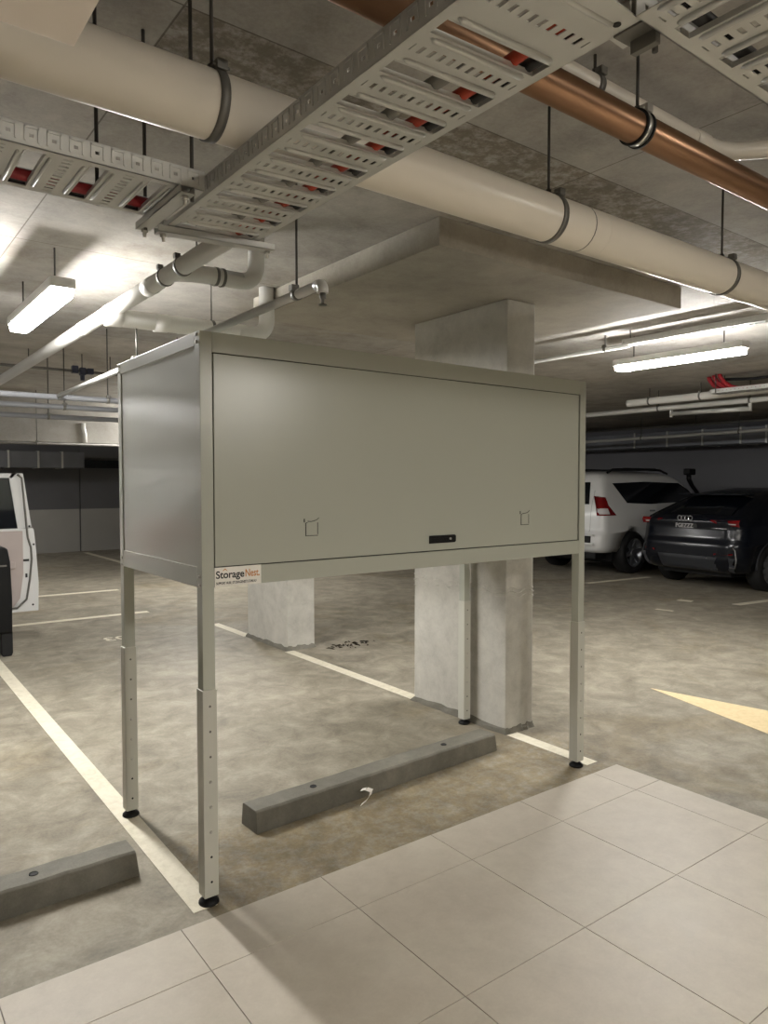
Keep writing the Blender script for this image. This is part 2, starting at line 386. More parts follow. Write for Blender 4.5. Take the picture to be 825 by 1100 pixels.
# door hardware: recessed black latch, two punched lifting tabs
bm = NB()
prism(bm, [(1.139, 1.356), (1.300, 1.356), (1.307, 1.362), (1.307, 1.388), (1.300, 1.393), (1.139, 1.393)], -.008, 'y', .0015)
bx(bm, 1.15, -.0105, 1.366, 1.288, -.0065, 1.371); bx(bm, 1.15, -.0095, 1.380, 1.288, -.0065, 1.388)
h = obj('latch_handle', bm, M['black'], door, bevel=.0015)
bm = NB(); lathe(bm, [(.006, -.0015), (.006, -.011), (.004, -.0115)], (1.268, 0, 1.375), 'y', 16); obj('lock_cylinder', bm, M['zinc'], h)
for cx in (.489, 1.809):
    bm = NB()
    for (x0, z0, x1, z1) in ((-.031, 1.424, -.0275, 1.478), (.0275, 1.428, .0305, 1.478), (-.031, 1.422, .0305, 1.4245), (-.028, 1.4765, -.021, 1.4795)):
        bx(bm, cx+x0, -.0002, z0, cx+x1, .0028, z1)
    tube(bm, [(cx-.020, .0012, 1.484), (cx-.004, .0012, 1.4825), (cx+.012, .0012, 1.485), (cx+.024, .0012, 1.489), (cx+.036, .0012, 1.497)], .0016, 8)
    bx(bm, cx-.039, -.0004, 1.480, cx-.034, .0028, 1.495)
    obj('tab_cutout', bm, M['ink'], door)
    bm = NB(); prism(bm, [(cx-.027, 1.4255), (cx+.027, 1.4255), (cx+.027, 1.477), (cx-.027, 1.474)], -.0016, 'y', .0014)
    obj('lifting_tab', bm, M['cab'], door, bevel=.0006)
# maker's plate
bm = NB(); bx(bm, .0505, -.0022, 1.2435, .2495, .0001, 1.3185); pl = obj('name_plate', bm, M['sticker'], cab, bevel=.0006)
part(pl, 'white maker plate with black and orange lettering')
RX = (PI/2, 0, 0)
text_mesh('lettering', 'Storage', .040, M['ink'], pl, (.055, -.0024, 1.276), RX, .0003, .0008, .98)
text_mesh('lettering', 'Nest.', .041, M['inkorange'], pl, (.1785, -.0024, 1.276), RX, .0003, .0006, .72)
text_mesh('lettering', 'SUPPORT HUB | STORAGENEST.COM.AU', .0135, M['ink'], pl, (.056, -.0024, 1.252), RX, .0003, .0003, .70)
bm = NB(); prism(bm, [(.083, 1.304), (.0935, 1.313), (.104, 1.304), (.101, 1.304), (.0935, 1.309), (.086, 1.304)], -.0006, 'y', -.0022)
obj('roof_mark', bm, M['inkorange'], pl)
# legs: corner posts, telescoping sleeves with pinned holes, levelling feet
for (sx, sy) in ((0, 0), (0, 1), (1, 0), (1, 1)):
    x0 = 0 if sx == 0 else W-LG; y0 = 0 if sy == 0 else D-LG
    bm = NB(); bx(bm, x0, y0, .42, x0+LG, y0+LG, ZT, .002)
    leg = obj('leg', bm, M['cab'], cab)
    e = .0045; zs = .848 if sy == 0 else .845
    bm = NB(); q = (x0-e, y0-e, x0+LG+e, y0+LG+e)
    bx(bm, q[0], q[1], .036, q[2], q[3], zs, .003)
    sl = obj('leg_sleeve', bm, M['leg'], leg)
    xc, yc = x0+LG/2, y0+LG/2
    for k in range(8):
        z = .785-.0985*k; bm = NB()
        if k in (3, 4, 5):
            lathe(bm, [(.0062, .0005), (.0062, -.003), (.004, -.0045)], (xc, q[1], z), 'y', 14); obj('bolt', bm, M['zinc'], leg)
        else:
            lathe(bm, [(.0048, .002), (.0048, -.0004)], (xc, q[1], z), 'y', 14); obj('pin_hole', bm, M['rubber'] if k > 5 else M['galvdark'], leg)
    for z in (ZB+.008, ZB+.042, ZT-.040, ZT-.012):
        bm = NB(); xo = x0 if sx == 0 else x0+LG
        s = -1 if sx == 0 else 1
        lathe(bm, [(.006, 0), (.006, s*.004), (.003, s*.006)], (xo, yc+(.0 if sy == 0 else 0), z), 'x', 12); obj('bolt', bm, M['zinc'], leg)
    bm = NB(); lathe(bm, [(.036, 0), (.040, .004), (.039, .012), (.030, .020), (.017, .026), (.011, .030), (.011, .04)], (xc, yc, 0), 'z', 28)
    ft = part(obj('foot', bm, M['black'], leg), 'round black levelling foot')
    bm = NB(); lathe(bm, [(.0085, .026), (.0085, .05)], (xc, yc, 0), 'z', 12); obj('threaded_stem', bm, M['zinc'], ft)

# ------------------------------------------------------------------ wheel stops
def wheel_stop(x0, x1, y0, label, rz=0.0):
    L = x1-x0
    r = thing('wheel_stop', label, 'wheel stop', (x0, y0, 0), (0, 0, rz))
    bm = NB()
    prof = [(0, 0), (.148, 0), (.140, .100), (.132, .107), (.016, .107), (.006, .099)]
    n = 24; secs = []
    for i in range(n+1):
        t = i/n; x = t*L
        jit = .0016*math.sin(i*2.3)
        secs.append([bm.verts.new((x + (0.002*(pz/.1) if i == 0 else (-.012*(pz/.1) if i == n else 0)), py+jit*(pz > .05), pz+(jit*.6 if pz > .05 else 0))) for py, pz in prof])
    for A, B in zip(secs, secs[1:]):
        for k in range(len(prof)): bm.faces.new((A[k], B[k], B[(k+1) % 6], A[(k+1) % 6]))
    bm.faces.new(secs[0]); bm.faces.new(secs[-1][::-1])
    obj('body', bm, M['stopc'], r, bevel=.003)
    for t in (.22, .77):
        bm = NB(); ring(bm, (L*t, .075, .107), (0, 0, 1), .015, .003, 20, 6); lathe(bm, [(.014, .094), (.014, .1075)], (L*t, .075, 0), 'z', 16)
        obj('anchor_bolt', bm, M['rubber'], r)
    return r
wheel_stop(.428, 2.10, .405, 'worn concrete wheel stop on the floor under the cabinet', .040)
wheel_stop(-1.83, -.125, .372, 'concrete wheel stop at the left edge, outside the cabinet legs', .008)
# torn tape stuck to the near face of the stop
bm = NB(); pts = [(1.02, .405, .052), (1.035, .385, .060), (1.06, .372, .048), (1.05, .368, .028), (1.025, .362, .012), (.985, .352, .004)]
for p0, p1, wv in zip(pts, pts[1:], (.02, .024, .02, .016, .012)):
    v = [bm.verts.new(Vector(q)+Vector(o)) for q, o in ((p0, (0, 0, 0)), (p1, (0, 0, 0)), (p1, (wv, .004, .008)), (p0, (wv, .004, .008)))]
    bm.faces.new(v)
o = obj('torn_tape', bm, M['sticker']); so = o.modifiers.new('thick', 'SOLIDIFY'); so.thickness = .0015
tag(o, 'torn scrap of pale tape against the wheel stop under the cabinet', 'litter')
# leaf litter beside the far column
bm = NB()
for k in range(46):
    cx, cy = 3.02+random.gauss(0, .13), 3.42+random.gauss(0, .05); s = random.uniform(.012, .036); an = random.uniform(0, PI)
    vs = [bm.verts.new((cx+math.cos(an)*s*u-math.sin(an)*s*.5*v, cy+math.sin(an)*s*u+math.cos(an)*s*.5*v, .002+z)) for u, v, z in ((-1, 0, 0), (0, -.9, .006), (1.1, 0, .002), (0, .9, .012))]
    bm.faces.new(vs)
o = obj('leaf_litter', bm, M['leaf']); tag(o, 'dark dry leaf litter on the floor beside the farther column', 'leaves', kind='stuff')

# ------------------------------------------------------------------ batten lights
def batten(name, label, x, y0, y1, zb, mat, group=None, axis='y', vis=True):
    r = thing(name, label, 'ceiling light', (x, (y0+y1)/2, zb), (0, 0, 0 if axis == 'y' else PI/2), group); L = (y1-y0)/2
    bm = NB(); bx(bm, -.068, -L-.004, .022, .068, L+.004, .085, .018); obj('housing', bm, M['pvcgrey'], r)
    bm = NB(); bx(bm, -.057, -L+.012, -.02, .057, L-.012, .04, .02); part(obj('diffuser', bm, mat, r), 'glowing white diffuser')
    for s in (-.7, .7):
        bm = NB(); bx(bm, -.03, s*L-.015, .08, .03, s*L+.015, .092); tube(bm, [(0, s*L, .09), (0, s*L, CEIL-zb)], .005, 8); obj('hanger_rod', bm, M['rod'], r)
    return r
batten('ceiling_light', 'lit batten light on the ceiling at the far left', -.09, 1.61, 2.83, 2.68, M['diff_c'])
batten('ceiling_light', 'lit batten light on the ceiling to the right of the column', 4.68, .27, 1.46, 2.69, M['diff_c'])
for x, y, mm, lb in ((.3, -4.9, 'diff_n', 'lit batten light behind the camera'), (2.7, -5.2, 'diff_n', 'lit batten light behind the camera, to the right'), (-2.9, 8.2, 'diff_f', 'lit batten light in the far left of the garage, left of the open car door'), (-1.6, 12.6, 'diff_c', 'added unseen batten light brightening the back wall at the far left'), (3.4, 8.1, 'diff_c', 'added unseen batten light brightening the far aisle, hidden behind the cabinet')):  # back-wall and far-aisle battens are added out of view to brighten those areas
    batten('ceiling_light', lb, x, y-.62, y+.62, 2.775, M[mm])

# ------------------------------------------------------------------ pipes
def pipe(name, label, pts, r, mat, cat='pipe', clamps=(), couplings=(), axis='x', clampmat='galvdark', rod=True, rodtop={}, seg=24, band=None):
    """Pipe run with ring clamps hung on rods; clamps/couplings are coordinates along the run's axis."""
    rt = thing(name, label, cat, pts[0])
    o0 = Vector(pts[0]); bm = NB(); tube(bm, [Vector(p)-o0 for p in pts], r, seg); obj('run', bm, M[mat], rt)
    ax = Vector((1, 0, 0)) if axis == 'x' else Vector((0, 1, 0))
    def at(c):
        for p, q in zip(pts, pts[1:]):
            p, q = Vector(p), Vector(q); k = 0 if axis == 'x' else 1
            if abs(q[k]-p[k]) > 1e-6 and min(p[k], q[k])-1e-6 <= c <= max(p[k], q[k])+1e-6:
                return p+(q-p)*((c-p[k])/(q[k]-p[k]))-o0
        return Vector(pts[0])-o0
    for c in clamps:
        P = at(c); bm = NB(); ring(bm, P, ax, r, .004, 40, 8, flat=band or .024)
        side = Vector((0, -1, 0)) if axis == 'x' else Vector((-1, 0, 0))
        d = (side*.55+Vector((0, 0, .83))).normalized()
        q = P+d*(r+.010); bx(bm, q.x-.014, q.y-.014, q.z-.012, q.x+.014, q.y+.014, q.z+.012, .002)
        tube(bm, [q-ax*.02, q+ax*.024], .004, 8)
        cl = obj('clamp', bm, M[clampmat], rt)
        if rod:
            bm = NB(); top = rodtop.get(c, CEIL)-o0.z; tube(bm, [(P.x, P.y, P.z+r), (P.x, P.y, top)], .005, 8)
            tube(bm, [(P.x, P.y, P.z+r), (P.x, P.y, P.z+r+.02)], .010, 6)
            obj('hanger_rod', bm, M['rod'], cl)
    for c in couplings:
        P = at(c); bm = NB(); tube(bm, [P-ax*.045, P-ax*.043, P+ax*.043, P+ax*.045], [r+.001, r+.0035, r+.0035, r+.001], seg); obj('coupling', bm, M[mat], rt)
    return rt
big = pipe('drain_pipe', 'large white plastic drain pipe crossing the ceiling behind the cable tray', [(-4, -.884, 2.578), (7.5, -.884, 2.578)], .08, 'pvc', clamps=(-2.2, -.335, .93, 2.12, 3.6))
for c in (1.10, 1.19, 2.16+.9):
    bm = NB(); tube(bm, [(c+4-.0025, 0, 0), (c+4+.0025, 0, 0)], .0803, 24); obj('joint_line', bm, M['galvdark'] if c < 1.15 else M['pvc'], big)
# flow-arrow sticker
bm = NB()
for th in (0.35,):
    for k in range(4):
        a0, a1 = -.55-.12*k, -.55-.12*(k+1)
        v = [bm.verts.new((x, -.0808*math.cos(aa), .0808*math.sin(aa))) for x, aa in ((2.985, a0), (3.125, a0), (3.125, a1), (2.985, a1))]
        bm.faces.new(v)
st = obj('flow_sticker', bm, M['sticker'], big)
bm = NB()
for k in range(4):
    a0, a1 = -.62-.085*k, -.62-.085*(k+1)
    w0 = .02-abs(k-2)*.011; w1 = .02-abs(k+1-2)*.011
    v = [bm.verts.new((x, -.0814*math.cos(aa), .0814*math.sin(aa))) for x, aa in ((3.062, a0), (3.072+w0*1.5, a0), (3.072+w1*1.5, a1), (3.062, a1))]
    bm.faces.new(v)
obj('arrow', bm, M['ink'], st)

pipe('copper_pipe', 'copper pipe with black lined clamp running above the near cable tray', [(-2.5, -1.287, 2.713), (7.0, -1.287, 2.713)], .0455, 'copper', clamps=(.855,), clampmat='zinc', band=.02)
bm = NB()
o = [x for x in C.objects if x.name == 'copper_pipe'][0]
for c in (.838, .872): ring(bm, (c+2.5, 0, 0), (1, 0, 0), .0455, .007, 40, 8, flat=.008)
obj('clamp_liner', bm, M['rubber'], o)
pipe('waste_pipe', 'slim white plastic pipe behind the copper pipe with an angled bend', [(-2.5, -1.173, 2.87), (1.45, -1.173, 2.87), (1.52, -1.181, 2.87), (1.58, -1.211, 2.87), (1.60, -1.231, 2.87), (3.6, -3.231, 2.87)], .031, 'pvc', clamps=(.80,), couplings=(1.40,), clampmat='galvdark')
# left PVC run with two wye branches rising to the slab
lp = pipe('vent_pipe', 'white plastic pipe running to the back left past the batten light', [(.26, -.15, 2.69), (.26, 6.6, 2.69)], .043, 'pvcgrey', axis='y', clamps=(.80, 1.03), couplings=(1.25, 1.95, 2.55), rod=False)
bm = NB()
tube(bm, [(0, 1.09, 0), (.06, 1.05, 0), (.16, 1.02, 0), (.34, 1.02, 0)]+arc((.34, 1.02, .09), (0, 0, -1), (1, 0, 0), .09, 0, PI/2, 8)+[(.43, 1.02, .28)], .043, 24)
br = obj('branch', bm, M['pvcgrey'], lp)
for c in (.20, .235):
    bm = NB(); ring(bm, (c, 1.02, 0), (1, 0, 0), .043, .004, 36, 8, flat=.014); obj('clamp', bm, M['galvdark'], br)
bm = NB(); tube(bm, [(.1, 1.02, .04), (.1, 1.02, .275)], .004, 8); obj('hanger_rod', bm, M['rod'], br)
V0 = Vector((.26, -.15, 2.69))
bm = NB(); tube(bm, [Vector(q)-V0 for q in [(.20, 1.83, 2.625), (.29, 1.83, 2.632), (1.16, 1.83, 2.645)]+[tuple(q) for q in arc((1.16, 1.83, 2.745), (0, 0, -1), (1, 0, 0), .10, .1, PI/2, 8)]+[(1.26, 1.83, CEIL)]], .052, 24)
b2 = obj('branch', bm, M['pvcgrey'], lp)
for a0, a1, r0 in ((.19, .29, .058), (.48, .57, .0555), (1.04, 1.13, .0555)):
    bm = NB(); tube(bm, [Vector(q)-V0 for q in ((a0, 1.83, 2.632), (a0+.004, 1.83, 2.632), (a1-.004, 1.83, 2.636), (a1, 1.83, 2.636))], [r0-.012, r0, r0, r0-.003], 24); obj('coupling', bm, M['pvcgrey'], b2)
bm = NB(); c = Vector((.86, 1.83, 2.64))-V0; ring(bm, c, (1, 0, 0), .052, .004, 36, 8, flat=.02); tube(bm, [c+Vector((0, 0, .052)), c+Vector((0, 0, CEIL-2.64))], .005, 8); obj('clamp', bm, M['galvdark'], b2)
# sprinkler branch line with head
sp = pipe('sprinkler_pipe', 'silver sprinkler pipe above the cabinet ending in a sprinkler head', [(.375, -.25, 2.392), (.375, 3.75, 2.36)], .0185, 'gi', axis='y', clamps=(-.08, 1.83), rodtop={1.83: 2.59})
bm = NB(); tube(bm, [(0, .02, 0)]+[tuple(q) for q in arc((0, 0, -.022), (0, 0, 1), (0, -1, 0), .022, 0, PI/2, 6)]+[(0, -.022, -.035)], .021, 16); obj('elbow', bm, M['gi'], sp)
bm = NB(); lathe(bm, [(.012, -.035), (.012, -.055), (.006, -.057), (.006, -.075), (.016, -.077), (.016, -.08)], (0, -.022, 0), 'z', 16); obj('sprinkler_head', bm, M['galvdark'], sp)
# far-left header pipes, crossing the view
pipe('header_pipe', 'topmost grey header pipe of three under the ceiling at far left', [(-6, 3.80, 2.355), (3.2, 3.80, 2.355)], .024, 'pipegrey', clamps=(-.9,  .78, 1.4))
pipe('header_pipe', 'middle grey header pipe of three under the ceiling at far left', [(-6, 4.6, 2.355), (3.2, 4.6, 2.355)], .024, 'pipegrey', clamps=(.62, 1.6))
pipe('header_pipe', 'lowest grey header pipe of three under the ceiling at far left', [(-6, 5.6, 2.345), (3.4, 5.6, 2.345)], .026, 'pipegrey', clamps=(.7, 1.9))
cp = pipe('conduit_pipe', 'thin dark conduit high at far left carrying a blue valve box', [(-6, 5.2, 2.795), (3.2, 5.2, 2.785)], .014, 'galvdark', clamps=(.44, .94, 1.22))
bm = NB(); x = .84+6
bx(bm, x, -.03, -.03, x+.06, .03, .045, .006); bx(bm, x+.075, -.04, -.045, x+.13, .03, .03, .006); bx(bm, x+.145, -.03, -.03, x+.21, .03, .03, .008); bx(bm, x+.085, -.02, -.10, x+.12, .02, -.04, .005)
obj('valve_box', bm, M['bluebox'], cp)
pipe('conduit_pipe', 'thin grey conduit running under the concrete beam at far left', [(-6, 8.6, 2.215), (5, 8.6, 2.22)], .02, 'galvdark', rod=True, clamps=(1.2, 2.4))
pipe('down_pipe', 'short white pipe on the face of the concrete beam', [(1.93, 8.955, 2.56), (1.93, 8.955, 2.48), (1.95, 8.955, 2.40), (1.95, 8.955, 2.27)], .03, 'pvcgrey')
# back-wall duct and grille
bm = NB(); bx(bm, -6, 14.9, 2.0, 3.5, 15.5, 2.36, .01)
d = tag(obj('air_duct', bm, M['duct']), 'silver sheet metal air duct along the back wall at far left', 'duct')
for x in (-.6, .6, 1.9, 2.5, 3.0):
    bm = NB(); bx(bm, x, 14.885, 1.99, x+.04, 15.5, 2.37); obj('flange', bm, M['galv'], d)
g = thing('wall_grille', 'dark horizontal louvre grille high on the back wall', 'grille', (4.1, 15.79, 2.02))
bm = NB()
for z in (0, .175): bx(bm, -.5, -.04, z, .45, 0, z+.02)
for x in (-.5, .43): bx(bm, x, -.04, 0, x+.02, 0, .195)
obj('frame', bm, M['grille'], g)
bm = NB(); bx(bm, -.49, -.012, .01, .44, -.002, .185)
for k in range(6): bx(bm, -.48, -.035, .025+k*.026, .43, -.012, .036+k*.026)
obj('louvre', bm, M['grille'], g)
# right-hand services
pipe('header_pipe', 'silver header pipe under the ceiling above the parked cars', [(8.3, -2.5, 2.709), (8.3, 7.5, 2.702)], .035, 'gi', axis='y', clamps=(2.0, 3.3, 5.0))
pipe('drain_pipe', 'capped white drain pipe above the parked white car', [(8.0, -1.0, 2.79), (8.0, 3.56, 2.785), (8.0, 3.60, 2.785)], .05, 'pvcgrey', axis='y', clamps=(2.5, 3.25))
hp = pipe('waste_pipe', 'grey box section pipe slung under the header pipe above the black car', [(8.3, 2.0, 2.60), (8.3, 3.09, 2.618)], .03, 'galv', axis='y')
for q in ((0, .0), (0, 1.1)):
    bm = NB(); tube(bm, [(q[0], q[1], -.03), (q[0], q[1], .07)], .022, 12); obj('end_fitting', bm, M['pvcgrey'], hp)
pipe('header_pipe', 'dim header pipe farther back above the cars', [(12.0, -2, 2.63), (12.0, 9.5, 2.52)], .03, 'gi', axis='y', clamps=(4.0, 6.0))
pipe('conduit_pipe', 'dark conduit near the right wall under the ceiling', [(12.3, -2, 2.785), (12.3, 9.5, 2.78)], .02, 'galvdark', axis='y', clamps=(5.0,))
pipe('conduit_pipe', 'long thin conduit beside the right hand batten light', [(4.42, 1.15, 2.84), (4.42, 6.0, 2.84)], .02, 'galv', axis='y', clamps=(1.4, 3.0))
bm = NB(); bx(bm, 13.3, -3, 2.43, 14.0, 10, 2.76, .01)
d = tag(obj('air_duct', bm, M['duct']), 'silver sheet metal air duct along the right wall above the cars', 'duct')
for y in (3.2, 4.1, 4.6, 5.4, 6.2, 7.0):
    bm = NB(); bx(bm, 13.285, y, 2.42, 14.0, y+.035, 2.77); obj('flange', bm, M['galv'], d)

# ------------------------------------------------------------------ cable trays
def tray(name, label, L, Wd, loc, rot, pitch=.147, start=.03, fl=.05, rr=.0065):
    """Perforated ladder-style cable tray; local x = across (0..Wd), y = along (0..L), z up from the bottom."""
    r = thing(name, label, 'cable tray', loc, rot)
    bm = NB(); t = .0018; n = int((L-start)/pitch)
    m = .022                                        # solid side margins
    bx(bm, 0, 0, 0, m, L, t); bx(bm, Wd-m, 0, 0, Wd, L, t)
    y = 0.0
    slot0 = .060; slot1 = .106                     # the open slot within one pitch
    for k in range(n+1):
        y0 = start+k*pitch
        # rung body: perforated strip between two raised ridges
        ya, yb = y0-(pitch-slot1) if k else 0.0, min(y0+slot0, L)
        if ya < 0: ya = 0
        if yb <= ya: continue
        cy = (ya+yb)/2; hp = .011
        bx(bm, m, ya, 0, Wd-m, max(ya+.001, cy-hp), t); bx(bm, m, cy+hp, 0, Wd-m, yb, t)
        N = int((Wd-2*m-.02)/.0225); st = (Wd-2*m-.02)/N
        for i in range(N+1):
            xc = m+.01+i*st
            bx(bm, xc-st/2+.0045, cy-hp, 0, xc+st/2-.0045, cy+hp, t)
        for yy in (ya+.012, yb-.012):
            if 0 < yy < L: tube(bm, [(m+.012, yy, -.0005), (m+.02, yy, -.0015), (Wd-m-.02, yy, -.0015), (Wd-m-.012, yy, -.0005)], [.002, rr, rr, .002], 8)
        if yb < L:                                  # rolled lips of the open slot
            for yy in (yb, min(L, y0+slot1)):
                bx(bm, m, yy-.0015, -.001, Wd-m, yy+.0015, .010)
    obj('base', bm, M['galv'], r)
    for s in (0, 1):
        bm = NB(); x0 = 0 if s == 0 else Wd-t
        hs = .049; k = 0; y = 0
        zlo, zhi = fl*.44, fl*.60
        bx(bm, x0, 0, 0, x0+t, L, zlo); bx(bm, x0, 0, zhi, x0+t, L, fl)
        hy = .03
        while hy < L:
            bx(bm, x0, y, zlo, x0+t, hy-.005, zhi); y = hy+.005
            sx = -.0025 if s == 0 else t
            for (a0, c0, a1, c1) in ((-.016, .012, -.013, fl-.004), (.013, .012, .016, fl-.004), (-.016, fl-.008, .016, fl-.004)):
                bx(bm, x0+sx, hy+a0, c0, x0+sx+.0025, hy+a1, c1)
            hy += hs
        bx(bm, x0, y, zlo, x0+t, L, zhi)
        lip = (x0, x0+.010) if s == 0 else (x0+t-.010, x0+t)
        bx(bm, lip[0], 0, fl-.001, lip[1], L, fl+.001)
        obj('side_flange', bm, M['galv'], r)
    return r
def strut(parent, x0, x1, y, z=-.02):
    bm = NB(); bx(bm, x0, y-.02, z, x1, y+.02, z+.002); bx(bm, x0, y-.02, z, x1, y-.018, z+.02); bx(bm, x0, y+.018, z, x1, y+.02, z+.02)
    s = obj('support_strut', bm, M['galv'], parent)
    for x in (x0+.02, x1-.02):
        bm = NB(); tube(bm, [(x, y, z-.025), (x, y, z+.01)], .005, 8); lathe(bm, [(.010, z-.012), (.010, z-.002)], (x, y, 0), 'z', 6); obj('bolt', bm, M['zinc'], s)
    return s
def rods(parent, pts, ztop):
    for (x, y, z) in pts:
        bm = NB(); tube(bm, [(x, y, z), (x, y, ztop)], .0055, 8); obj('hanger_rod', bm, M['rod'], parent)
TZ = 2.42
near = tray('cable_tray', 'galvanised cable tray running toward the camera at top centre', 1.46, .305, (-.287, -1.835, TZ), (0, -.045, 0), start=.10)
strut(near, -.03, .36, 1.40, -.024)
o2 = NB(); prism(o2, [(-.01, -.05), (.345, -.02), (.345, .045), (-.01, .01)], .0025, 'z', -.004)
pe = obj('end_plate', o2, M['galv'], near)
for (x, y) in ((.08, -.01), (.27, .005)):
    bm = NB(); lathe(bm, [(.007, -.006), (.007, .0)], (x, y, 0), 'z', 14); obj('hole', bm, M['rubber'], pe)
bm = NB(); bx(bm, .295, -.035, -.008, .345, .03, -.003, .001); bx(bm, .33, -.03, -.03, .345, .02, .075, .001); obj('corner_bracket', bm, M['galvdark'], near)
rods(near, [(.36, -.01, -.03)], CEIL-TZ+.02)
left = tray('cable_tray', 'galvanised cable tray crossing at upper left with red cable inside', 2.6, .27, (-.30, -.752, TZ), (0, 0, PI/2), start=.033, rr=.0045)
strut(left, -.02, .33, .055, -.024)
rods(left, [(.012, .03, -.03), (.27, .20, -.0), (.30, .055, -.03)], CEIL-TZ)
right = tray('cable_tray', 'galvanised cable tray running off to the upper right corner', 3.2, .45, (-.02, -1.868, TZ), (0, 0, -PI/2), start=.022)
# cables lying in the trays
def cable(name, label, pts, r, mat, group=None):
    bm = NB(); tube(bm, pts, r, 10); return tag(obj(name, bm, M[mat]), label, 'cable', group)
def wob(p0, p1, n=14, amp=.006):
    p0, p1 = Vector(p0), Vector(p1)
    return [p0+(p1-p0)*i/n+Vector((random.uniform(-1, 1)*amp, random.uniform(-1, 1)*amp, random.uniform(0, 1)*amp*.5)) for i in range(n+1)]
cable('orange_cable', 'orange cable lying inside the near cable tray', wob((-.055, -1.75, TZ+.026), (-.055, -.45, TZ+.026)), .0135, 'orange')
cable('black_cable', 'black cable beside the orange one in the near cable tray', wob((-.018, -1.75, TZ+.026), (-.018, -.45, TZ+.026)), .012, 'cabblack')
cable('grey_cable', 'grey flat cable bundle in the near cable tray', wob((-.125, -1.6, TZ+.022), (-.125, -.5, TZ+.022)), .014, 'cabgrey')
cable('red_cable', 'red cable lying inside the left cable tray', wob((-2.8, -.522, TZ+.020), (-.33, -.522, TZ+.020), 20, .002), .015, 'redcab')
cable('black_cable', 'black cable beside the red one in the left cable tray', wob((-2.8, -.497, TZ+.014), (-.33, -.497, TZ+.014), 20, .002), .009, 'cabblack')
cable('red_cable', 'red cable lying inside the right cable tray', wob((.04, -2.10, TZ+.026), (3.1, -2.10, TZ+.026), 20), .016, 'redcab')
cable('black_cable', 'black cable lying inside the right cable tray', wob((.04, -1.91, TZ+.024), (3.1, -1.91, TZ+.024), 20), .014, 'cabblack')
# slim trays on the right
t4 = tray('cable_tray', 'slim perforated cable tray above the right hand batten light', 2.4, .10, (4.38, -1.2, 2.84), (0, 0, 0), start=.05)
rods(t4, [(.05, 2.35, 0), (.05, .6, 0)], CEIL-2.84)
t5 = tray('cable_tray', 'bright edged cable tray with red cables dropping into it above the cars', 3.37, .20, (7.45, -1.3, 2.735), (0, 0, 0), start=.05)
rods(t5, [(-.006, 3.3, 0), (.206, 3.3, 0), (-.006, 2.3, 0)], CEIL-2.735)
for k in range(3):
    x = 7.49+k*.06; y = 1.98+k*.10
    cable('red_cable', ['red cable loop nearest in the bundle dropping from the ceiling above the cars', 'middle red cable loop of the bundle dropping from the ceiling above the cars', 'red cable loop farthest in the bundle dropping from the ceiling above the cars'][k], [(x, y, CEIL), (x, y-.01, 2.93), (x, y-.06, 2.86), (x, y-.15, 2.795), (x, y-.24, 2.768), (x, y-.9, 2.768)], .026, 'redcab', 'red cables above the cars')
cable('black_cable', 'black cable sagging under the ceiling beside the red cables', [(7.75, 2.05, 2.93), (7.75, 1.7, 2.90), (7.75, 1.3, 2.905), (7.75, .6, 2.93)], .02, 'cabblack')

# hanging board, top left corner
bm = NB(); bx(bm, -1.75, -2.0, 2.48, -.717, -1.108, 2.53, .003)
o = tag(obj('hanging_board', bm, M['sign']), 'plain beige board hung below the ceiling at the top left corner', 'board')
for (x, y) in ((-.80, -1.125), (-1.65, -1.125), (-1.65, -1.9), (-.80, -1.9)):
    bm = NB(); tube(bm, [(x, y, 2.529), (x, y, CEIL)], .005, 8); obj('hanger_rod', bm, M['rod'], o)

# ------------------------------------------------------------------ cars
def interp(tab, z):
    if z <= tab[0][0]: return tab[0][1]
    for (a, u), (b, v) in zip(tab, tab[1:]):
        if z <= b: return u+(v-u)*(z-a)/(b-a)
    return tab[-1][1]
class Shape:
    def __init__(s, rear, front, hw, rx, ry, z0, z1):
        s.rear, s.front, s.hw, s.rx, s.ry, s.z0, s.z1 = rear, front, hw, rx, ry, z0, z1
    def half(s, x, z):
        a, b, w = interp(s.rear, z), interp(s.front, z), interp(s.hw, z); rx = min(s.rx, (b-a)*.45)
        if x < a+rx: t = min(1, (a+rx-x)/rx); return w-s.ry*(1-math.sqrt(max(0, 1-t*t)))
        if x > b-rx: t = min(1, (x-b+rx)/rx); return w-s.ry*(1-math.sqrt(max(0, 1-t*t)))
        return w
    def rearx(s, y, z):
        a, w = interp(s.rear, z), interp(s.hw, z); d = abs(y)-(w-s.ry)
        if d <= 0: return a
        t = 1-min(1, d/s.ry); return a+s.rx*(1-math.sqrt(max(0, 1-t*t)))
    def outline(s, z):
        a, b, w = interp(s.rear, z), interp(s.front, z), interp(s.hw, z); rx = min(s.rx, (b-a)*.45); P = []
        n = 7
        for i in range(n+1):
            th = PI/2*i/n; P.append((a+rx-rx*math.cos(th), -(w-s.ry+s.ry*math.sin(th))))
        for i in range(1, 8): P.append((a+rx+(b-a-2*rx)*i/8, -w))
        for i in range(n+1):
            th = PI/2*i/n; P.append((b-rx+rx*math.sin(th), -(w-s.ry+s.ry*math.cos(th))))
        return P+[(x, -y) for x, y in P[::-1]]
    def body(s, bm, nz=34):
        rings = []
        for i in range(nz+1):
            z = s.z0+(s.z1-s.z0)*i/nz
            rings.append([bm.verts.new((x, y, z)) for x, y in s.outline(z)])
        for A, B in zip(rings, rings[1:]):
            n = len(A)
            for k in range(n):
                f = bm.faces.new((A[k], A[(k+1) % n], B[(k+1) % n], B[k])); f.smooth = True
        bm.faces.new(rings[0][::-1]); bm.faces.new(rings[-1])
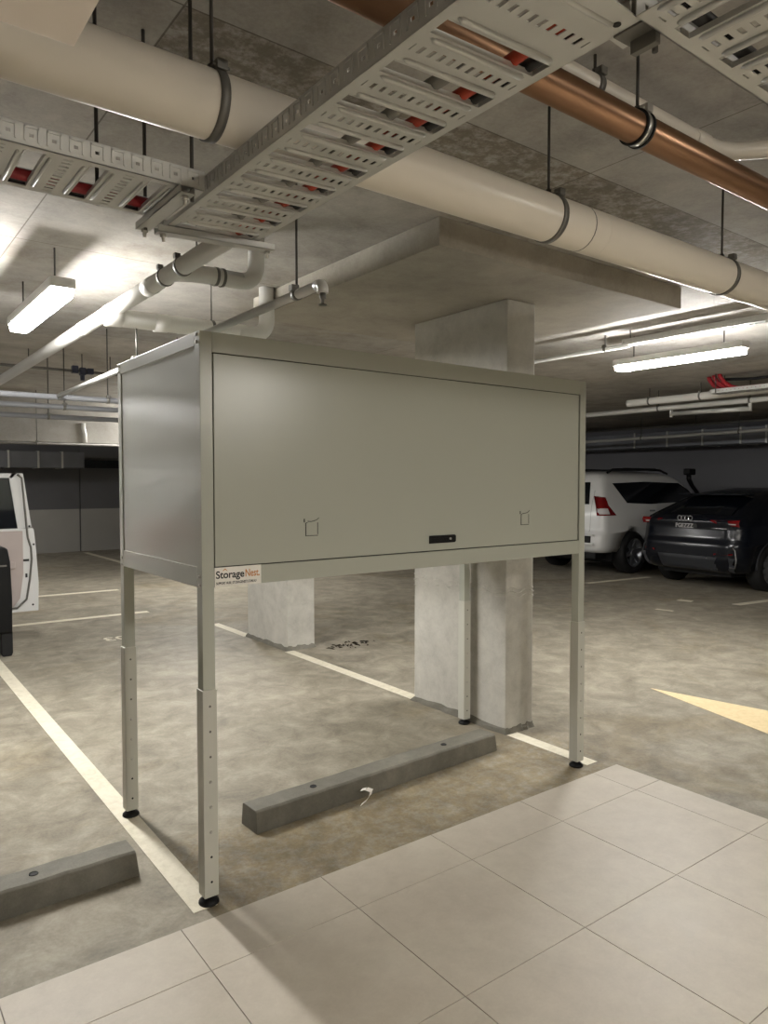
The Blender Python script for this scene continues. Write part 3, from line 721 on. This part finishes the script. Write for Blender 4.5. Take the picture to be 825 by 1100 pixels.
def fill_poly(poly, n=16):
    """Grid of quads roughly filling a polygon: scan rows in v."""
    vs = [p[1] for p in poly]; v0, v1 = min(vs), max(vs); rows = []
    for i in range(n+1):
        v = v0+(v1-v0)*i/n; v = min(max(v, v0+1e-5), v1-1e-5); xs = []
        for (a, b) in zip(poly, poly[1:]+poly[:1]):
            if (a[1]-v)*(b[1]-v) < 0: xs.append(a[0]+(b[0]-a[0])*(v-a[1])/(b[1]-a[1]))
        if len(xs) >= 2: rows.append((min(xs), max(xs), v))
    return rows
def patch(bm, S, poly, where, off=.006, n=14, m=10):
    """A panel following the car's skin: side right (-y), side left, or rear."""
    rows = fill_poly(poly, n); G1 = []
    for (u0, u1, v) in rows:
        R = []
        for j in range(m+1):
            u = u0+(u1-u0)*j/m
            if where == 'rear': R.append((S.rearx(u, v)-off, u, v))
            else:
                y = S.half(u, v)+off; R.append((u, -y if where == 'right' else y, v))
        G1.append([bm.verts.new(p) for p in R])
    for A, B in zip(G1, G1[1:]):
        for j in range(m):
            f = bm.faces.new((A[j], A[j+1], B[j+1], B[j])); f.smooth = True
def cut_arches(o, axles, R, hw, z):
    t = bmesh.new()
    for ax in axles:
        for s in (-1, 1): lathe(t, [(R, s*(hw-.30)), (R, s*(hw+.2))], (ax, 0, z), 'y', 40)
    bmesh.ops.recalc_face_normals(t, faces=t.faces[:])
    me = bpy.data.meshes.new('cutter'); t.to_mesh(me); t.free(); c = bpy.data.objects.new('cutter', me); C.objects.link(c)
    md = o.modifiers.new('arch', 'BOOLEAN'); md.object = c; md.operation = 'DIFFERENCE'; md.solver = 'EXACT'
    par = o.parent; o.parent = None
    dg = bpy.context.evaluated_depsgraph_get(); new = bpy.data.meshes.new_from_object(o.evaluated_get(dg))
    o.modifiers.clear(); o.data = new; bpy.data.objects.remove(c); o.parent = par
def wheel(parent, x, y, r, wdt, spokes, side):
    """Tyre with rim and spokes; side = -1 shows its face toward -y."""
    bm = NB(); f = side*wdt/2
    lathe(bm, [(r*.66, -f), (r*.9, -f), (r, -f*.7), (r, f*.7), (r*.9, f), (r*.68, f*1.0), (r*.66, f*.6), (r*.66, -f)], (x, y, r), 'y', 36)
    wv = obj('wheel', bm, M['rubber'], parent)
    bm = NB(); lathe(bm, [(r*.64, -f*.8), (r*.66, f*.5), (r*.70, f*.92), (r*.66, f*.98), (r*.60, f*.8), (r*.57, f*.2), (r*.1, f*.1)], (x, y, r), 'y', 36)
    for k in range(spokes):
        a0 = 2*PI*k/spokes+.2
        u = Vector((math.cos(a0), 0, math.sin(a0))); q = Vector((-u.z, 0, u.x)); c = Vector((x, y+f*.72, r))
        V = []
        for (rr, hw_, dy) in ((r*.10, .045, 0), (r*.62, .030, f*.12)):
            for s in (-1, 1):
                for h_ in (0, -side*.03): V.append(bm.verts.new(c+u*rr+q*hw_*s+Vector((0, dy+h_, 0))))
        for ix in ((0, 2, 6, 4), (1, 5, 7, 3), (0, 4, 5, 1), (2, 3, 7, 6), (4, 6, 7, 5), (0, 1, 3, 2)): bm.faces.new([V[i] for i in ix])
    lathe(bm, [(r*.17, f*.6), (r*.17, f*.78), (r*.12, f*.84)], (x, y, r), 'y', 20)
    obj('rim', bm, M['rim'], wv)
    bm = NB(); lathe(bm, [(r*.5, -f*.3), (r*.5, f*.15)], (x, y, r), 'y', 24); obj('brake_disc', bm, M['carplastic'], wv)
def car_parts(bodymat, S, root, axles, R, zc, wr, wdt, hw, spokes):
    bm = NB(); S.body(bm); bmesh.ops.recalc_face_normals(bm, faces=bm.faces[:])
    o = obj('body', bm, bodymat, root); cut_arches(o, axles, R, hw, zc)
    bm = NB(); bx(bm, axles[0]-.55, -hw+.32, .22, axles[1]+.55, hw-.32, .8); obj('underbody', bm, M['rubber'], root)
    for ax in axles:
        for s in (-1, 1): wheel(root, ax, s*(hw-wdt/2-.012), wr, wdt, spokes, s)
    return o
# white four-wheel drive
SUV = Shape([(.40, .12), (.48, .03), (.6, 0), (.74, .01), (.80, .07), (1.10, .09), (1.30, .13), (1.70, .28), (1.80, .36), (1.84, .50), (1.86, .75)],
            [(.40, 4.6), (.55, 4.76), (.95, 4.74), (1.05, 4.66), (1.12, 4.35), (1.19, 3.65), (1.24, 3.48), (1.70, 2.78), (1.80, 2.5), (1.86, 2.1)],
            [(.40, .86), (.5, .92), (.8, .94), (1.05, .935), (1.22, .90), (1.70, .75), (1.78, .70), (1.83, .60), (1.86, .42)], .16, .14, .42, 1.86)
def suv(label, loc, rz):
    r = thing('parked_car', label, 'car', loc, (0, 0, rz))
    b = car_parts(M['carwhite'], SUV, r, (1.02, 3.81), .47, .385, .385, .265, .94, 6)
    for s in ('right', 'left'):
        bm = NB(); patch(bm, SUV, [(.52, 1.66), (.84, 1.27), (1.55, 1.255), (1.56, 1.67)], s); patch(bm, SUV, [(1.55, 1.255), (2.45, 1.26), (3.22, 1.30), (2.95, 1.52), (2.65, 1.65), (1.55, 1.67)], s)
        obj('side_window', bm, M['glass'], r)
        bm = NB(); patch(bm, SUV, [(.10, 1.42), (.25, 1.41), (.26, 1.25), (.44, 1.075), (.06, 1.075)], s, .012)
        tl = obj('tail_lamp', bm, M['taillamp'], r)
        bm = NB(); patch(bm, SUV, [(.10, 1.20), (.22, 1.20), (.25, 1.10), (.08, 1.10)], s, .016); obj('reversing_lens', bm, M['lampclear'], tl)
        bm = NB(); patch(bm, SUV, [(1.46, 1.12), (1.64, 1.12), (1.64, 1.15), (1.46, 1.15)], s, .02); obj('door_handle', bm, M['chrome'], r)
        sg = -1 if s == 'right' else 1
        bm = NB(); tube(bm, [(.55, sg*.66, 1.83), (.7, sg*.66, 1.89), (1.4, sg*.66, 1.90), (2.2, sg*.66, 1.89), (2.45, sg*.66, 1.82)], .022, 8); obj('roof_rail', bm, M['black'], r)
        bm = NB(); bx(bm, .40, sg*.88, .26, .43, sg*.66, .62, .004); obj('mud_flap', bm, M['black'], r)
    bm = NB(); patch(bm, SUV, [(-.60, 1.27), (.60, 1.27), (.52, 1.66), (-.52, 1.66)], 'rear'); obj('rear_window', bm, M['glass'], r)
    bm = NB(); patch(bm, SUV, [(-.66, .78), (-.655, .78), (-.655, 1.76), (-.66, 1.76)], 'rear', .004, 20, 2); patch(bm, SUV, [(.655, .78), (.66, .78), (.66, 1.76), (.655, 1.76)], 'rear', .004, 20, 2); obj('tailgate_seam', bm, M['rubber'], r)
    bm = NB(); bx(bm, -.05, -.80, .56, .03, .80, .60, .01); bx(bm, -.05, -.80, .72, .03, .80, .745, .01); obj('bumper_step', bm, M['carwhite'], r)
    bm = NB(); bx(bm, -.02, -.72, .60, .012, .72, .72); obj('step_pad', bm, M['black'], r)
    bm = NB(); bx(bm, .10, -.75, .30, .5, .75, .46, .02); obj('tow_skirt', bm, M['black'], r)
    return r
car1 = suv('white four wheel drive parked nose to the right wall, beside the black car', (9.40, 5.99, 0), 0)
bm = NB(); bx(bm, 1.1, -.6, 1.88, 2.1, .6, 1.90, .006); bx(bm, 1.1, -.64, 1.90, 2.1, -.6, 1.925); bx(bm, 1.1, .6, 1.90, 2.1, .64, 1.925)
obj('roof_rack', bm, M['black'], car1)
# snorkel on the right front pillar
bm = NB(); tube(bm, [(3.62, -.90, 1.10), (3.40, -.89, 1.28), (3.05, -.84, 1.60), (2.96, -.83, 1.72), (2.95, -.83, 1.82)], [.035, .035, .04, .045, .045], 12)
bx(bm, 2.86, -.90, 1.80, 3.10, -.76, 1.93, .03); part(obj('snorkel', bm, M['black'], car1), 'black raised air intake')
# black coupe-roofed SUV
AUD = Shape([(.28, .16), (.36, .06), (.5, .0), (.72, .01), (.80, .05), (.98, .07), (1.06, .04), (1.12, .08), (1.17, .20), (1.38, .72), (1.48, 1.05), (1.53, 1.4), (1.56, 1.8)],
            [(.28, 4.3), (.5, 4.48), (.75, 4.46), (.88, 4.3), (.98, 3.6), (1.04, 3.35), (1.44, 2.6), (1.52, 2.4), (1.56, 2.2)],
            [(.28, .84), (.45, .90), (.85, .915), (1.0, .90), (1.10, .85), (1.38, .69), (1.48, .60), (1.53, .50), (1.56, .38)], .30, .34, .30, 1.56)
au = thing('parked_car', 'black sloping tailed car parked at the right edge with red tail lamps', 'car', (9.34, 3.4955, 0), (0, 0, -.1))
car_parts(M['carnavy'], AUD, au, (.87, 3.55), .40, .35, .35, .235, .915, 10)
bm = NB(); patch(bm, AUD, [(-.66, 1.17), (.66, 1.17), (.52, 1.42), (-.52, 1.42)], 'rear', .004); part(obj('rear_window', bm, M['glass'], au), 'dark sloping rear glass')
for s in (-1, 1):
    bm = NB()
    ym = .89 if s < 0 else .80
    Pz = [(.40, 1.085), (ym, 1.10), (ym, 1.0), (.62, 1.005), (.50, 1.05)]
    patch(bm, AUD, [(s*a_, b_) for a_, b_ in Pz], 'rear', .012); tl = obj('tail_lamp', bm, M['taillamp'], au)
    bm = NB(); patch(bm, AUD, [(s*a_, b_) for a_, b_ in [(.60, 1.028), (ym-.05, 1.028), (ym-.05, 1.044), (.60, 1.044)]], 'rear', .016, 3); obj('lens_bar', bm, M['lampclear'], tl)
    bm = NB(); patch(bm, AUD, [(s*a_, b_) for a_, b_ in [(.52, .575), (ym-.07, .585), (ym-.07, .61), (.52, .60)]], 'rear', .012, 4); part(obj('reflector', bm, M['taillamp'], au), 'red bumper reflector')
    bm = NB(); loop = [(.40, .52), (.62, .40), (.84, .40), (.885, .52), (.86, .66), (.80, .71)]
    if s > 0: loop = [(y*.88, z) for y, z in loop]
    tube(bm, [(AUD.rearx(s*y, z)-.014+(.02 if s > 0 else 0), s*y, z) for y, z in loop], .009, 8); obj('bumper_trim', bm, M['chrome' if s < 0 else 'carplastic'], au)
    w_ = 'right' if s < 0 else 'left'
    bm = NB(); patch(bm, AUD, [(1.05, 1.16), (3.1, 1.07), (2.7, 1.36), (1.9, 1.43), (1.45, 1.40)], w_); obj('side_window', bm, M['glass'], au)
    bm = NB(); tube(bm, [(ax+.41*math.cos(t), s*.905, .35+.41*math.sin(t)) for ax in (.87,) for t in [PI*k/16 for k in range(17)]], .014, 8); obj('arch_trim', bm, M['carplastic'], au)
bm = NB(); patch(bm, AUD, [(-.80, .44), (.74, .44), (.78, .54), (-.86, .54)], 'rear', .012, 6); patch(bm, AUD, [(-.80, .32), (.72, .32), (.76, .44), (-.84, .44)], 'rear', .008, 6); part(obj('lower_bumper', bm, M['carplastic'], au), 'dark grey plastic lower bumper')
bm = NB(); prism(bm, [(-.19, .955), (.19, .955), (.19, 1.02), (-.19, 1.02)], -.012, 'x', interp(AUD.rear, .98)-.006)
np_ = obj('number_plate', bm, M['plate'], au)
t = text_mesh('lettering', 'PGEZZZ', .092, M['lampclear'], np_, (interp(AUD.rear, .98)-.021, .18, .957), (PI/2, 0, -PI/2), .001, .0005, .92)
bm = NB()
for k in range(4): ring(bm, (interp(AUD.rear, 1.09)-.03, -.093+k*.062, 1.105), (1, 0, 0), .036, .006, 24, 6)
obj('ring_badge', bm, M['chrome'], au)
bm = NB(); tube(bm, [(AUD.rearx(-.52, .965)-.01, -.44-.05*k, .965) for k in range(6)], .008, 6); obj('model_badge', bm, M['chrome'], au)
bm = NB(); bx(bm, .62, -.55, 1.45, .95, .55, 1.475, .01); obj('roof_spoiler', bm, M['carnavy'], au)

# white car at left, its front door swung open into view
car3 = suv('white car at the left edge with its door swung open', (-1.53, 2.25, 0), PI/2)
# children below are placed in car3's frame: world = (-1.53 - ly, 2.25 + lx)
DY = 5.35
inv = (Matrix.Translation((-1.53, 2.25, 0)) @ Matrix.Rotation(PI/2, 4, 'Z')).inverted()
def carobj(name, bm, mat, parent):
    if parent is car3: bm.transform(inv)
    else: bm.transform(inv)
    return obj(name, bm, mat, parent)
edge = [(.401, 1.745), (.470, 1.205), (.487, 1.185), (.503, .985), (.522, .64), (.515, .357)]
bm = NB()
prism(bm, [(-.58, .357)]+[(-.58, 1.19), (.470, 1.195)]+edge[2:], .09, 'y', DY)                 # lower shell
prism(bm, [(.345, 1.19), (.470, 1.205), (.401, 1.745), (.30, 1.745), (.275, 1.70)], .05, 'y', DY+.02)   # latch-side window post
prism(bm, [(-.58, 1.19), (-.53, 1.19), (-.15, 1.70), (.30, 1.70), (.345, 1.745), (-.2, 1.745)], .05, 'y', DY+.02)   # header
dr = part(carobj('open_door', bm, M['carwhite'], car3), 'white door open with pale trim and dark seal')
bm = NB(); prism(bm, [(-.53, 1.19), (.35, 1.19), (.285, 1.71), (-.15, 1.71)], .006, 'y', DY+.045); carobj('door_glass', bm, M['glass'], dr)
bm = NB(); tube(bm, [(.345, DY-.004, 1.735), (.385, DY-.004, 1.70), (.420, DY-.008, 1.20), (.428, DY-.008, 1.10), (.455, DY-.008, 1.0), (.460, DY-.008, .88), (.440, DY-.008, .68), (.405, DY-.008, .48), (.32, DY-.008, .40), (-.4, DY-.008, .39)], .010, 8)
carobj('weatherstrip', bm, M['galvdark'], dr)
bm = NB(); prism(bm, [(-.5, .42), (.28, .42), (.34, .50), (.375, .75), (.375, 1.17), (-.5, 1.18)], -.045, 'y', DY); bx(bm, -.4, DY-.075, .80, .30, DY-.04, .87, .01)
carobj('trim_panel', bm, M['trim'], dr)
bm = NB(); bx(bm, .38, DY-.012, .865, .435, DY, .885); bx(bm, .40, DY-.008, .70, .418, DY, .74); carobj('latch', bm, M['ink'], dr)
bm = NB()
for (x, z) in ((.482, 1.03), (.465, .42), (.445, 1.215)): lathe(bm, [(.010, 0), (.010, -.004)], (x, DY, z), 'y', 12)
carobj('grommet', bm, M['ink'], dr)

# black upright case on the floor by the open door
bc = thing('upright_case', 'tall black upright case standing at the left edge by the open car door', 'case', (-.02, 4.98, 0))
bm = NB(); prism(bm, [(-.26, .22), (.232, .22), (.236, .55), (.225, .90), (.205, 1.02), (.18, 1.045), (-.22, 1.045), (-.26, 1.0)], .26, 'y', 0)
obj('shell', bm, M['black'], bc, bevel=.02)
bm = NB(); bx(bm, -.24, -.012, .86, .19, 0, .875, .002); obj('strap', bm, M['galvdark'], bc)
for x0 in (-.25, .135):
    bm = NB(); prism(bm, [(x0, .03), (x0+.012, 0), (x0+.088, 0), (x0+.10, .03), (x0+.10, .24), (x0, .24)], .22, 'y', .02); obj('foot', bm, M['rubber'], bc, bevel=.008)
